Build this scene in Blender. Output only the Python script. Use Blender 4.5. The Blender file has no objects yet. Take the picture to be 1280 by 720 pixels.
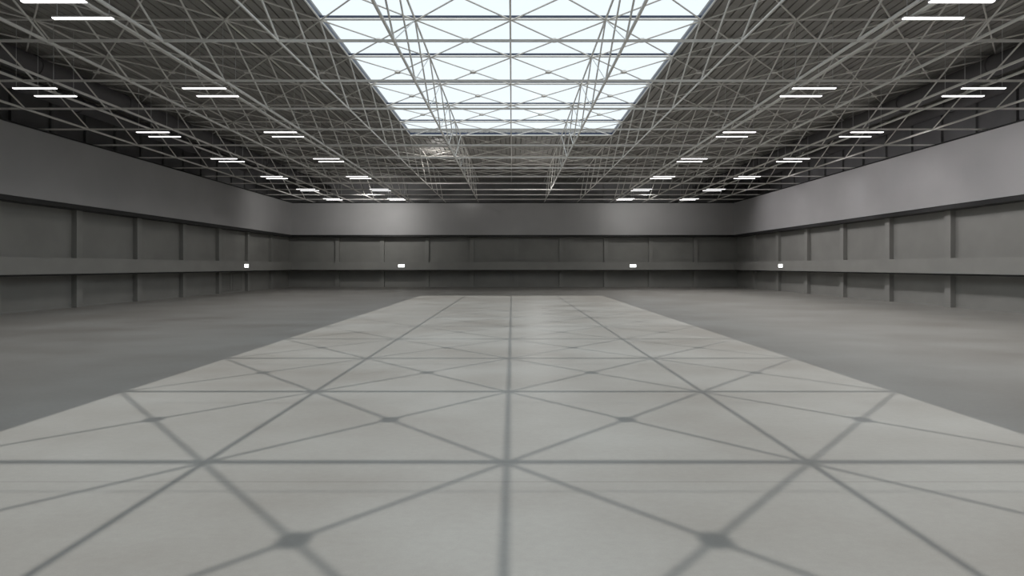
import bpy, math, random
from mathutils import Vector, Matrix
random.seed(4)
SC = bpy.context.scene
COL = SC.collection
B = 4.0                 # bay of the roof grid in metres
CX = -0.07              # centre line of roof grid
Z0 = 2.52               # first grid row in front of the camera
ZT, ZB = 12.95, 10.37   # top and bottom chord heights
ZD = 13.12              # roof deck
YB = -24.0              # wall behind the camera
HX = 0.10               # centre of the hall

# ------------------------------------------------------------------ materials
def mat(name, col, rough=.6, metal=0., var=.0, scale=1.5, bump=0., emit=None, es=0.):
    m = bpy.data.materials.new(name); m.use_nodes = True
    nt = m.node_tree; b = nt.nodes['Principled BSDF']
    b.inputs['Base Color'].default_value = (*col, 1)
    b.inputs['Roughness'].default_value = rough
    b.inputs['Metallic'].default_value = metal
    if var or bump:
        tc = nt.nodes.new('ShaderNodeTexCoord')
        n = nt.nodes.new('ShaderNodeTexNoise'); n.inputs['Scale'].default_value = scale
        n.inputs['Detail'].default_value = 5
        nt.links.new(tc.outputs['Object'], n.inputs['Vector'])
        if var:
            r = nt.nodes.new('ShaderNodeValToRGB')
            r.color_ramp.elements[0].position = .3; r.color_ramp.elements[1].position = .7
            r.color_ramp.elements[0].color = (*[c*(1-var) for c in col], 1)
            r.color_ramp.elements[1].color = (*[c*(1+var) for c in col], 1)
            nt.links.new(n.outputs['Fac'], r.inputs['Fac'])
            nt.links.new(r.outputs['Color'], b.inputs['Base Color'])
        if bump:
            bp = nt.nodes.new('ShaderNodeBump'); bp.inputs['Strength'].default_value = bump
            nt.links.new(n.outputs['Fac'], bp.inputs['Height'])
            nt.links.new(bp.outputs['Normal'], b.inputs['Normal'])
    if emit:
        b.inputs['Emission Color'].default_value = (*emit, 1)
        b.inputs['Emission Strength'].default_value = es
    return m

M = {
 'steel':  mat('painted_steel', (.74,.722,.688), .65, .0, .05, 3),
 'steelD': mat('blue_grey_steel', (.035,.047,.085), .45, .0, .05, 3),
 'deck':   mat('roof_deck', (.31,.297,.277), .6, .0, .1, .6),
 'fascia': mat('fascia_cladding', (.42,.415,.415), .5, .0, .05, .35, .02),
 'panel':  mat('wall_panel', (.29,.288,.27), .6, .0, .08, .5, .02),
 'ledge':  mat('ledge_band', (.30,.298,.28), .6, .0, .06, .6),
 'pil':    mat('pilaster_paint', (.30,.298,.28), .6, .0, .06, .8),
 'dark':   mat('dark_metal', (.014,.014,.014), .5, .0, .1, 2),  # coping metal, also the painted shade strips under fascia and ledge
 'upper':  mat('upper_wall', (.20,.197,.20), .7, .0, .12, .6),
 'duct':   mat('duct_metal', (.11,.105,.11), .6, .0, .08, 1.2),
 'house':  mat('lamp_housing', (.55,.55,.55), .4, .2, .03, 3),
 'lamp':   mat('lamp_diffuser', (.9,.9,.9), .4, emit=(1,.98,.98), es=3),
 'exit':   mat('exit_panel', (.9,.9,.9), .4, emit=(.97,1,.96), es=3),
}
# floor -----------------------------------------------------------------
def floor_mat():
    m = bpy.data.materials.new('polished_concrete'); m.use_nodes = True
    nt = m.node_tree; N = nt.nodes; L = nt.links; b = N['Principled BSDF']
    tc = N.new('ShaderNodeTexCoord')
    mp = N.new('ShaderNodeMapping'); mp.inputs['Scale'].default_value = (1, 1.6, 1)
    L.new(tc.outputs['Object'], mp.inputs['Vector'])
    def noise(s, d, r=.55):
        n = N.new('ShaderNodeTexNoise'); n.inputs['Scale'].default_value = s
        n.inputs['Detail'].default_value = d; n.inputs['Roughness'].default_value = r
        L.new(mp.outputs['Vector'], n.inputs['Vector']); return n
    n1 = noise(.22, 6); n2 = noise(9, 6, .7); n3 = noise(60, 3)
    r = N.new('ShaderNodeValToRGB')
    e = r.color_ramp.elements; e[0].position = .32; e[1].position = .68
    e[0].color = (.275,.260,.238,1); e[1].color = (.360,.355,.335,1)
    L.new(n1.outputs['Fac'], r.inputs['Fac'])
    def mixmul(a, nfac, lo, hi):
        rr = N.new('ShaderNodeMapRange'); rr.inputs['From Min'].default_value=.3; rr.inputs['From Max'].default_value=.7
        rr.inputs['To Min'].default_value = lo; rr.inputs['To Max'].default_value = hi
        L.new(nfac, rr.inputs['Value'])
        v = N.new('ShaderNodeVectorMath'); v.operation = 'SCALE'
        L.new(a, v.inputs[0]); L.new(rr.outputs['Result'], v.inputs['Scale']); return v.outputs[0]
    c = mixmul(r.outputs['Color'], n2.outputs['Fac'], .95, 1.04)
    c = mixmul(c, n3.outputs['Fac'], .96, 1.04)
    # thin darker line across the floor, repeated along the hall
    sp = N.new('ShaderNodeSeparateXYZ'); L.new(tc.outputs['Object'], sp.inputs[0])
    def mth(op, a, bb):
        k = N.new('ShaderNodeMath'); k.operation = op
        for i, q in enumerate((a, bb)):
            if q is None: continue
            if isinstance(q, (int, float)): k.inputs[i].default_value = q
            else: L.new(q, k.inputs[i])
        return k.outputs[0]
    y = mth('ADD', sp.outputs['Y'], 90-6.47)
    y = mth('ABSOLUTE', mth('SUBTRACT', mth('MODULO', mth('ADD', y, 9), 18), 9), None)
    j = mth('LESS_THAN', y, .011)
    s = mth('SUBTRACT', 1, mth('MULTIPLY', j, .25))
    v = N.new('ShaderNodeVectorMath'); v.operation = 'SCALE'; L.new(c, v.inputs[0]); L.new(s, v.inputs['Scale'])
    L.new(v.outputs[0], b.inputs['Base Color'])
    rr = N.new('ShaderNodeMapRange'); rr.inputs['To Min'].default_value=.36; rr.inputs['To Max'].default_value=.52
    L.new(n1.outputs['Fac'], rr.inputs['Value']); L.new(rr.outputs['Result'], b.inputs['Roughness'])
    b.inputs['Specular IOR Level'].default_value = .35
    bp = N.new('ShaderNodeBump'); bp.inputs['Strength'].default_value=.05; bp.inputs['Distance'].default_value=.01
    L.new(n2.outputs['Fac'], bp.inputs['Height']); L.new(bp.outputs['Normal'], b.inputs['Normal'])
    return m
M['floor'] = floor_mat()
def glass_mat():
    m = bpy.data.materials.new('clear_roof_glass'); m.use_nodes = True
    nt = m.node_tree; nt.nodes.clear()
    o = nt.nodes.new('ShaderNodeOutputMaterial'); t = nt.nodes.new('ShaderNodeBsdfTransparent')
    g = nt.nodes.new('ShaderNodeBsdfGlossy'); x = nt.nodes.new('ShaderNodeMixShader')
    t.inputs['Color'].default_value = (.98,.99,1,1); g.inputs['Roughness'].default_value = .3
    x.inputs[0].default_value = .015
    nt.links.new(t.outputs[0], x.inputs[1]); nt.links.new(g.outputs[0], x.inputs[2]); nt.links.new(x.outputs[0], o.inputs[0])
    return m
M['glass'] = glass_mat()

# ------------------------------------------------------------------ helpers
class MB:
    def __init__(s): s.v=[]; s.f=[]
    def box(s, x0,x1,y0,y1,z0,z1):
        n=len(s.v)
        s.v += [(x,y,z) for z in (z0,z1) for y in (y0,y1) for x in (x0,x1)]
        s.f += [tuple(n+i for i in q) for q in ((0,2,3,1),(4,5,7,6),(0,1,5,4),(2,6,7,3),(0,4,6,2),(1,3,7,5))]
        return s
    def tube(s, a, b, r, n=8, cap=True):
        a=Vector(a); b=Vector(b); d=(b-a).normalized()
        u=d.orthogonal().normalized()
        if abs(d.z)<.99: u=d.cross(Vector((0,0,1))).normalized()
        w=d.cross(u); k=len(s.v)
        for p in (a,b):
            for i in range(n):
                t=2*math.pi*(i+.5)/n
                s.v.append(tuple(p+u*math.cos(t)*r+w*math.sin(t)*r))
        for i in range(n):
            j=(i+1)%n; s.f.append((k+i,k+j,k+n+j,k+n+i))
        if cap:
            s.f.append(tuple(k+i for i in reversed(range(n)))); s.f.append(tuple(k+n+i for i in range(n)))
        return s
    def prism(s, prof, axis, a0, a1):
        # prof: closed polygon in the two other axes; axis 0 -> (y,z), 1 -> (x,z)
        k=len(s.v); n=len(prof)
        for a in (a0,a1):
            for p,q in prof:
                s.v.append((a,p,q) if axis==0 else (p,a,q))
        for i in range(n):
            j=(i+1)%n; s.f.append((k+i,k+j,k+n+j,k+n+i))
        s.f.append(tuple(k+i for i in reversed(range(n)))); s.f.append(tuple(k+n+i for i in range(n)))
        return s
    def mesh(s, name, m):
        me=bpy.data.meshes.new(name); me.from_pydata(s.v,[],s.f); me.validate()
        import bmesh
        bm=bmesh.new(); bm.from_mesh(me); bmesh.ops.recalc_face_normals(bm, faces=bm.faces); bm.to_mesh(me); bm.free()
        me.materials.append(m); return me
def put(name, me, parent=None, loc=(0,0,0), rz=0):
    o=bpy.data.objects.new(name, me); COL.objects.link(o)
    o.location=loc; o.rotation_euler=(0,0,rz)
    if parent: o.parent=parent
    return o
def tag(o, label, cat, group=None):
    o['label']=label; o['category']=cat
    if group: o['group']=group
    return o
def struct(name, mb, m, parent=None, loc=(0,0,0)):
    o=put(name, mb.mesh(name,m), parent, loc)
    o['kind']='structure'
    return o
ORD=['','first','second','third','fourth','fifth','sixth','seventh','eighth','ninth','tenth','eleventh','twelfth',
     'thirteenth','fourteenth','fifteenth','sixteenth','seventeenth','eighteenth','nineteenth','twentieth',
     'twenty-first','twenty-second','twenty-third','twenty-fourth','twenty-fifth']

# ------------------------------------------------------------------ shell
XF = 26.68      # face of upper fascia and of the ledge band (half width)
XP = 27.75      # wall panel face
XU = 29.3       # set-back wall above the fascia
YF, YP, YU = 64.85, 66.4, 67.6
struct('floor', MB().box(HX-30,HX+30,YB,YU+.4,-.3,0), M['floor'])
def side(sgn, nm):
    def b(x0,x1,y0,y1,z0,z1):
        X0,X1=sorted((HX+sgn*x0,HX+sgn*x1)); return (X0,X1,y0,y1,z0,z1)
    w=MB().box(*b(XP,XU,YB,YU,0,6.36)); struct('wall_'+nm, w, M['panel'])
    return b
bl=side(-1,'left'); br=side(1,'right')
struct('wall_back', MB().box(HX-XP,HX+XP,YP,YU,0,6.36), M['panel'])
struct('wall_rear', MB().box(HX-XU,HX+XU,YB-.3,YB,0,ZD+.1), M['panel'])
struct('wall_left_upper', MB().box(*bl(XU,XU+.3,YB,YU+.3,0,ZD+.1)), M['upper'])
struct('wall_right_upper', MB().box(*br(XU,XU+.3,YB,YU+.3,0,ZD+.1)), M['upper'])
struct('wall_back_upper', MB().box(HX-XU,HX+XU,YU,YU+.3,0,ZD+.1), M['upper'])
# fascia (deep bulkhead above the panels)
struct('trim_1', MB().box(*bl(XF,XU,YB,YF,6.36,10.2)), M['fascia'])
struct('trim_2', MB().box(*br(XF,XU,YB,YF,6.36,10.2)), M['fascia'])
struct('trim_3', MB().box(HX-XU,HX+XU,YF,YU,6.36,10.2), M['fascia'])
# coping on the fascia
struct('trim_4', MB().box(*bl(XF-.03,XU,YB,YF-.03,10.2,10.29)), M['dark'])
struct('trim_5', MB().box(*br(XF-.03,XU,YB,YF-.03,10.2,10.29)), M['dark'])
struct('trim_6', MB().box(HX-XU,HX+XU,YF-.03,YU,10.2,10.29), M['dark'])
# ledge band
struct('trim_7', MB().box(*bl(XF,XP,YB,YF,2.13,3.08)), M['ledge'])
struct('trim_8', MB().box(*br(XF,XP,YB,YF,2.13,3.08)), M['ledge'])
struct('trim_9', MB().box(HX-XP,HX+XP,YF,YP,2.13,3.08), M['ledge'])
# near-black strips painting in the shade line under fascia and ledge
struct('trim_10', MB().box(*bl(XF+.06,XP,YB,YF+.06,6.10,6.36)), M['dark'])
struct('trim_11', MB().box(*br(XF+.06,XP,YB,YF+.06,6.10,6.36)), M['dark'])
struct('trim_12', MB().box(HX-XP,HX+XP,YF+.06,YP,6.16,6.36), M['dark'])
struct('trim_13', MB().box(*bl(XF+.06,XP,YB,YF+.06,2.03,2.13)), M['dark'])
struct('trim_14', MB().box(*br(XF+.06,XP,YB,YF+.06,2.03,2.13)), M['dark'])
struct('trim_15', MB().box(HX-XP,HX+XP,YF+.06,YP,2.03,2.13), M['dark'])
# skirting
struct('baseboard_left', MB().box(*bl(XP-.03,XP,YB,YP-.03,0,.1)), M['ledge'])
struct('baseboard_right', MB().box(*br(XP-.03,XP,YB,YP-.03,0,.1)), M['ledge'])
struct('baseboard_back', MB().box(HX-XP,HX+XP,YP-.03,YP,0,.1), M['ledge'])

# pilasters: two lengths, below and above the ledge, on one base
PS = 5.46
pm = {}
def pilaster(x, y, along_y, label, group):
    e=put('wall_pilaster', None, None, (x,y,0)); tag(e,label,'pilaster',group)
    key=along_y
    if key not in pm:
        w,d=.24,.32
        sx,sy=(d/2,w) if along_y else (w,d/2)
        pm[key]=[]
        for nm,z0,z1 in (('lower_shaft',0,2.03),('upper_shaft',3.08,6.10)):
            mb=MB().box(-sx,sx,-sy,sy,z0,z1)
            pm[key].append((nm, mb.mesh('pilaster_'+nm, M['pil'])))
        mb=MB().box(-sx-.03,sx+.03,-sy-.03,sy+.03,0,.22)
        pm[key].append(('foot_plate', mb.mesh('pilaster_foot', M['pil'])))
    for nm,me in pm[key]: put(nm, me, e)
for sgn,nm in ((-1,'left'),(1,'right')):
    for j in range(1,8):
        y=YP-PS*j+.3 if True else 0
        pilaster(HX+sgn*(XP-.16), y, True,
          'flat grey wall pilaster on the %s wall, %s one out from the far corner'%(nm,ORD[j]), 'pilasters on the %s wall'%nm)
for k in range(-4,5):
    n = 'first' if k==0 else ORD[abs(k)]
    lab = 'flat grey pilaster at the middle of the far wall' if k==0 else \
          'flat grey pilaster on the far wall, %s to the %s of the middle one'%(ORD[abs(k)], 'left' if k<0 else 'right')
    pilaster(.55+5.52*k, YP-.16, False, lab, 'pilasters on the far wall')

# posts in the dark strip above the fascia
M['post']=mat('post_paint', (.19,.19,.19), .6, .0, .05, 2)
post_side=MB().box(-.08,.08,-.09,.09,10.29,ZD)
psm=post_side.mesh('upper_post', M['post'])
for sgn,nm in ((-1,'left'),(1,'right')):
    for j in range(1,15):
        y=YU-.9-2.73*j
        o=put('upper_wall_post', psm, None, (HX+sgn*(XU-.09), y, 0))
        tag(o,'slim grey steel post above the %s wall fascia, %s from the far corner'%(nm,ORD[j]),'post','posts above the %s fascia'%nm)
j=0
for k in range(-9,10):
    j+=1
    o=put('upper_wall_post', psm, None, (.55+2.76*k, YU-.09, 0))
    tag(o,'slim grey steel post above the far wall fascia, %s from the left'%ORD[j],'post','posts above the far fascia')

# ------------------------------------------------------------------ roof deck
SX = 2*B; SY1 = Z0+10*B; SY0 = Z0-6*B
def deck(mb, x0, x1, y0, y1):
    # pans with narrow upstand grooves running along the hall
    p=.42; n=max(1,round((x1-x0)/p)); p=(x1-x0)/n
    low=[]
    for i in range(n):
        a=x0+i*p
        low += [(a,ZD),(a+p-.075,ZD),(a+p-.07,ZD+.11),(a+p-.005,ZD+.11)]
    low.append((x1,ZD))
    prof=low+[(x1,ZD+.25),(x0,ZD+.25)]
    mb.prism(prof,1,y0,y1)
md=MB()
deck(md, HX-XU, CX-SX-.06, YB, YU)
deck(md, CX+SX+.06, HX+XU, YB, YU)
deck(md, CX-SX-.06, CX+SX+.06, SY1+.06, YU)
deck(md, CX-SX-.06, CX+SX+.06, YB, SY0-.06)
struct('ceiling', md, M['deck'])
# skylight
fr=MB()
for s in (-1,1):
    a,b=sorted((CX+s*(SX-.02),CX+s*(SX+.06))); fr.box(a,b,SY0-.06,SY1+.06,12.92,ZD+.04)
fr.box(CX-SX,CX+SX,SY1-.02,SY1+.06,12.92,ZD+.04); fr.box(CX-SX,CX+SX,SY0-.06,SY0+.02,12.92,ZD+.04)
win=struct('window_1', fr, M['steelD'])
bars=MB()
for i in range(-5,10):
    y=Z0+i*B; bars.box(CX-SX+.02,CX+SX-.02,y-.03,y+.03,13.02,13.10)
g=struct('glazing_bars', bars, M['steelD'], win)
pn=MB().box(CX-SX+.02,CX+SX-.02,SY0+.02,SY1-.02,13.115,13.13)
struct('glass_pane', pn, M['glass'], win)

# ------------------------------------------------------------------ roof steel
R0, R1 = -1, 15          # rows of web and cross bracing
web = MB().tube((0,0,ZT-ZB-.03),(0,B,.03),.036,8).mesh('web_down', M['steel'])
web2= MB().tube((0,0,.03),(0,B,ZT-ZB-.03),.022,8).mesh('web_up', M['steel'])
YS, YE = YB, YU
def lname(k): return 'left' if k<0 else 'right'
topc = MB().tube((0,YS,ZT-ZB),(0,YE,ZT-ZB),.044,10).mesh('top_chord', M['steel'])
def rail(x0,x1,hw=.055,hh=.06):
    mb=MB()
    for x in ((x0,) if x1 is None else (x0,x1)):
        # rectangular hollow section with rounded corners (chamfers)
        c=.018
        prof=[(x-hw+c,-hh),(x+hw-c,-hh),(x+hw,-hh+c),(x+hw,hh-c),(x+hw-c,hh),(x-hw+c,hh),(x-hw,hh-c),(x-hw,-hh+c)]
        mb.prism(prof,1,YS,YE)
    return mb.mesh('bottom_chord', M['steel'])
bot1=rail(0,None,.045,.05)
bot2=rail(0,None,.032,.04)
bot3=rail(0,None,.05,.055)
for k in range(-6,7):
    x=CX+k*B
    e=put('roof_truss', None, None, (x,0,ZB))
    if k==0:
        tag(e,'single steel tube running along the middle of the glass roof','roof beam')
        put('top_chord', topc, e); continue
    desc={1:'under the glass roof',2:'along the edge of the glass roof',3:'beside the cable tray',4:'between the lamp rows',
          5:'beside the outer lamps',6:'nearest the wall'}[abs(k)]
    tag(e,'long grey steel truss %s, %s %s of the middle'%(desc,ORD[abs(k)],lname(k)),'roof truss','long trusses running down the hall')
    put('top_chord', topc, e)
    if abs(k)==5:
        s=1 if k>0 else -1
        put('bottom_chord', bot1, e, (-s*.75,0,0)); put('bottom_chord', bot1, e, (s*.45,0,0))
    else:
        put('bottom_chord', {2:bot2,3:bot3}.get(abs(k),bot1), e)
    for i in range(R0,R1):
        y=Z0+i*B
        put('web_diagonal', web, e, (0,y,0))
        if abs(k)==1: put('web_diagonal', web2, e, (0,y,0))
# transverse beams: a top tube and a narrow deep bottom bar, held by the trusses
tt=MB().tube((HX-XU,0,ZT-ZB),(HX+XU,0,ZT-ZB),.05,10).mesh('cross_top', M['steel'])
# leaning flat bar: tilted along the sun rays to thin its floor shadow
mbt=MB().prism([(.0155-.009,-.044),(.0155+.009,-.044),(-.0155+.009,.044),(-.0155-.009,.044)],0,HX-XU,HX+XU)
tb=mbt.mesh('cross_bottom', M['steel'])
for i in range(-1,17):
    e=put('cross_beam', None, None, (0,Z0+i*B,ZB))
    where='crossing under the glass' if i<=10 else 'crossing beyond the glass roof'
    tag(e,'grey steel cross beam pair %s, %s row from the near end'%(where,ORD[i+2]),'roof beam','cross beams spanning wall to wall')
    put('top_bar', tt, e); put('bottom_bar', tb, e)
# cross bracing in the top plane
h=B/2-.06
rodA=MB().tube((-h,-h,0),(h,h,0),.034,8).mesh('brace_a', M['steel'])
rodB=MB().tube((h,-h,-.045),(-h,h,-.045),.034,8).mesh('brace_b', M['steel'])
gp=MB()
n=12; r=.165
pr=[(math.cos(2*math.pi*(i+.5)/n)*r, math.sin(2*math.pi*(i+.5)/n)*r*.9) for i in range(n)]
gp.v=[(p[0],p[1],z) for z in (-.075,.03) for p in pr]
gp.f=[tuple(range(n-1,-1,-1)),tuple(range(n,2*n))]+[(i,(i+1)%n,n+(i+1)%n,n+i) for i in range(n)]
gpm=gp.mesh('gusset', M['steel'])
for i in range(R0,R1):
    for c in range(-6,6):
        x=CX+(c+.5)*B; y=Z0+(i+.5)*B
        e=put('cross_brace', None, None, (x,y,ZT-.02))
        s='left' if c<0 else 'right'; q=-c if c<0 else c+1
        under='glass' if (-2<=c<2 and i<10) else 'deck'
        tag(e,'steel X brace under %s, %s bay %s of middle, %s row from near end'%(under,ORD[q],s,ORD[i+2]),'cross brace','X braces under the roof')
        put('brace_rod', rodA, e); put('brace_rod', rodB, e); put('gusset_plate', gpm, e)

# ------------------------------------------------------------------ cable trays
def tray(s):
    e=put('cable_tray', None, None, (CX+s*12.54,0,ZB))
    tag(e,'narrow two-rail cable tray beside the third truss on the %s'%('left' if s<0 else 'right'),'cable tray','cable trays')
    for a in (-.06,.06):
        put('side_rail', MB().box(a-.012,a+.012,YS,YE,-.03,.03).mesh('tray_rail',M['steel']), e)
    put('tray_floor', MB().box(-.048,.048,YS,YE,-.028,-.02).mesh('tray_floor',M['steel']), e)
tray(-1); tray(1)

# ------------------------------------------------------------------ ducts
def duct(x, z, r, label, k0):
    e=put('ventilation_duct', None, None, (x,YS,z)); tag(e,label,'duct','ventilation ducts')
    L=YU-YS
    mb=MB().tube((0,0,0),(0,L,0),r,32)
    me=mb.mesh('duct_pipe',M['duct'])
    for p in me.polygons: p.use_smooth = len(p.vertices)==4
    put('pipe', me, e)
    fm=MB().tube((0,-.03,0),(0,.03,0),r+.05,32).mesh('duct_flange',M['duct'])
    y=k0-YS
    while y<L-1:
        if y>20: put('flange', fm, e, (0,y,0))
        y+=6.
for s,nm in ((-1,'left'),(1,'right')):
    duct(HX+s*23.3, 12.3, .5, 'thick dark round duct above the outer lamps on the %s'%nm, 26.0)
    duct(HX+s*26.0, 12.2, .42, 'thinner round duct nearest the %s wall'%nm, 26.0)

# ------------------------------------------------------------------ lamps
ZL = 10.20
hous=MB().prism([(-.085,.03),(-.06,.075),(.06,.075),(.085,.03)],0,-.93,.93).mesh('lamp_housing',M['house'])
diff=MB().prism([(-.065,.03),(-.05,.0),(.05,.0),(.065,.03)],0,-.915,.915).mesh('lamp_diffuser',M['lamp'])
rod=MB().tube((0,0,.07),(0,0,ZD-ZL),.012,6).mesh('lamp_rod',M['house'])
LD={}
for nm,en in (('left',34),('right',75)):
    l=bpy.data.lights.new('bar_lamp_'+nm,'AREA'); l.shape='RECTANGLE'; l.size=1.8; l.size_y=.09
    l.energy=en; l.spread=math.radians(140); l.color=(1,.98,.97); LD[nm]=l
PG=bpy.data.lights.new('lamp_glow','SPOT'); PG.energy=460; PG.spot_size=math.radians(114); PG.spot_blend=.6; PG.shadow_soft_size=.25; PG.color=(1,.96,.98)  # added spots without fixtures, brightening the right fascia
for s,nm in ((-1,'left'),(1,'right')):
    for col,X in (('inner',13.08),('outer',20.35)):
        for r in range(-1,7):
            for q,dy in (('near',0),('far',1.05)):
                e=put('linear_lamp', None, None, (-.12+s*X, 15.47+7.56*r+dy, ZL))
                tag(e,'lit white bar lamp, %s %s row, %s bar of %s pair from near end'%(col,nm,q,ORD[r+2]),'ceiling lamp','twin bar lamps under the roof')
                put('housing',hous,e); put('diffuser',diff,e)
                put('hanger_rod',rod,e,(-.8,0,0)); put('hanger_rod',rod,e,(.8,0,0))
                ld=LD[nm]
                if r<6: put('lamp_light',ld,None,(-.12+s*X, 15.47+7.56*r+dy, ZL-.01))
            if nm=='right' and col=='outer' and r<6:
                put('lamp_glow',PG,None,(21.0, 15.47+7.56*r+.55, 8.8)).rotation_euler=(0,-math.radians(70),0)
# unseen lights at the far end, without fixtures
def point(x,y,z,e,rad=.15,c=(1,.98,.95)):
    l=bpy.data.lights.new('point_lamp','POINT'); l.energy=e; l.shadow_soft_size=rad; l.color=c
    put('point_lamp',l,None,(x,y,z))
def wash(x,y,z,e,tx,ty,tz):  # added spot with no fixture, lightens the fascia near the far end
    l=bpy.data.lights.new('wall_washer','SPOT'); l.energy=e; l.shadow_soft_size=.2; l.spot_size=math.radians(125); l.spot_blend=1.; l.color=(1,.985,.96)
    o=put('wall_washer',l,None,(x,y,z)); o.rotation_euler=(Vector((tx-x,ty-y,tz-z))).to_track_quat('-Z','Y').to_euler()
point(-6.7,48.9,11.7,150,.1)
wash(-15.3,57.0,9.2,1300,-16,64.8,8.4)
wash(-19,55.5,9.0,420,-26.6,59,8.2)
point(-5.3,63.3,10.95,22,.06)
point(2.5,52,8.3,330,.3)  # added fill for the middle of the far fascia and floor
wash(14.5,57.5,9.4,600,15.2,64.8,8.6)

# ------------------------------------------------------------------ exit signs
def sign(x,y,rz,label,w=.74):
    e=put('exit_sign',None,None,(x,y,2.62),rz); tag(e,label,'exit sign','lit signs on the ledge band')
    put('housing',MB().box(-w/2-.03,w/2+.03,-.07,0,-.19,.19).mesh('sign_housing',M['house']),e)
    put('light_panel',MB().box(-w/2,w/2,-.085,-.07,-.16,.16).mesh('sign_panel',M['exit']),e)
sign(-13.35,YF,0,'small glowing white sign on the far wall ledge, left one')
sign(14.6,YF,0,'small glowing white sign on the far wall ledge, right one')
sign(HX-XF,53.6,math.pi/2,'small glowing white sign on the left wall ledge',.78)
sign(HX+XF,53.4,-math.pi/2,'small glowing white sign on the right wall ledge',.78)

# louvre grilles low on the left wall
def louvre(y0,y1,label):
    x=HX-XP
    e=put('louvre_grille',None,None,(x,(y0+y1)/2,0)); tag(e,label,'grille','louvre grilles on the left wall')
    w=(y1-y0)/2
    f=MB().box(0,.05,-w,-w+.06,.2,1.85).box(0,.05,w-.06,w,.2,1.85).box(0,.05,-w,w,.2,.26).box(0,.05,-w,w,1.79,1.85)
    put('frame',f.mesh('grille_frame',M['pil']),e)
    sl=MB(); z=.3
    while z<1.78: sl.prism([(0,z+.05),(.04,z),(.045,z+.01),(.005,z+.06)],1,-w+.06,w-.06); z+=.12
    put('slats',sl.mesh('grille_slats',M['pil']),e)
louvre(50.6,52.7,'horizontal-slatted grille low on the left wall, nearer of the pair')
louvre(53.1,54.9,'horizontal-slatted grille low on the left wall, farther of the pair')

# ------------------------------------------------------------------ light
w=bpy.data.worlds.new('sky'); SC.world=w; w.use_nodes=True
nt=w.node_tree; bg=nt.nodes['Background']
tc=nt.nodes.new('ShaderNodeTexCoord'); sp=nt.nodes.new('ShaderNodeSeparateXYZ'); rp=nt.nodes.new('ShaderNodeValToRGB')
nt.links.new(tc.outputs['Generated'],sp.inputs[0]); nt.links.new(sp.outputs['Z'],rp.inputs['Fac'])
rp.color_ramp.elements[0].position=.2; rp.color_ramp.elements[1].position=.9
rp.color_ramp.elements[0].color=(.90,.97,1.0,1); rp.color_ramp.elements[1].color=(.84,.94,1.0,1)
nt.links.new(rp.outputs['Color'],bg.inputs['Color']); bg.inputs['Strength'].default_value=1.1
sd=bpy.data.lights.new('sun','SUN'); sd.energy=2.05; sd.angle=math.radians(.5); sd.color=(1,.955,.89)
so=put('sun',sd); so.rotation_euler=(math.atan(.354),0,0); so.location=(0,-10,40)

cd=bpy.data.cameras.new('camera'); cam=put('camera',cd)
cam.location=(0,0,2.6); cam.rotation_euler=(math.pi/2,0,0)
cd.sensor_width=36; cd.lens=36*671/1280; cd.shift_y=-27.5/1280; cd.clip_end=300
SC.camera=cam
vs=SC.view_settings; vs.view_transform='Standard'; vs.look='None'; vs.exposure=0; vs.gamma=1; vs.use_curve_mapping=False
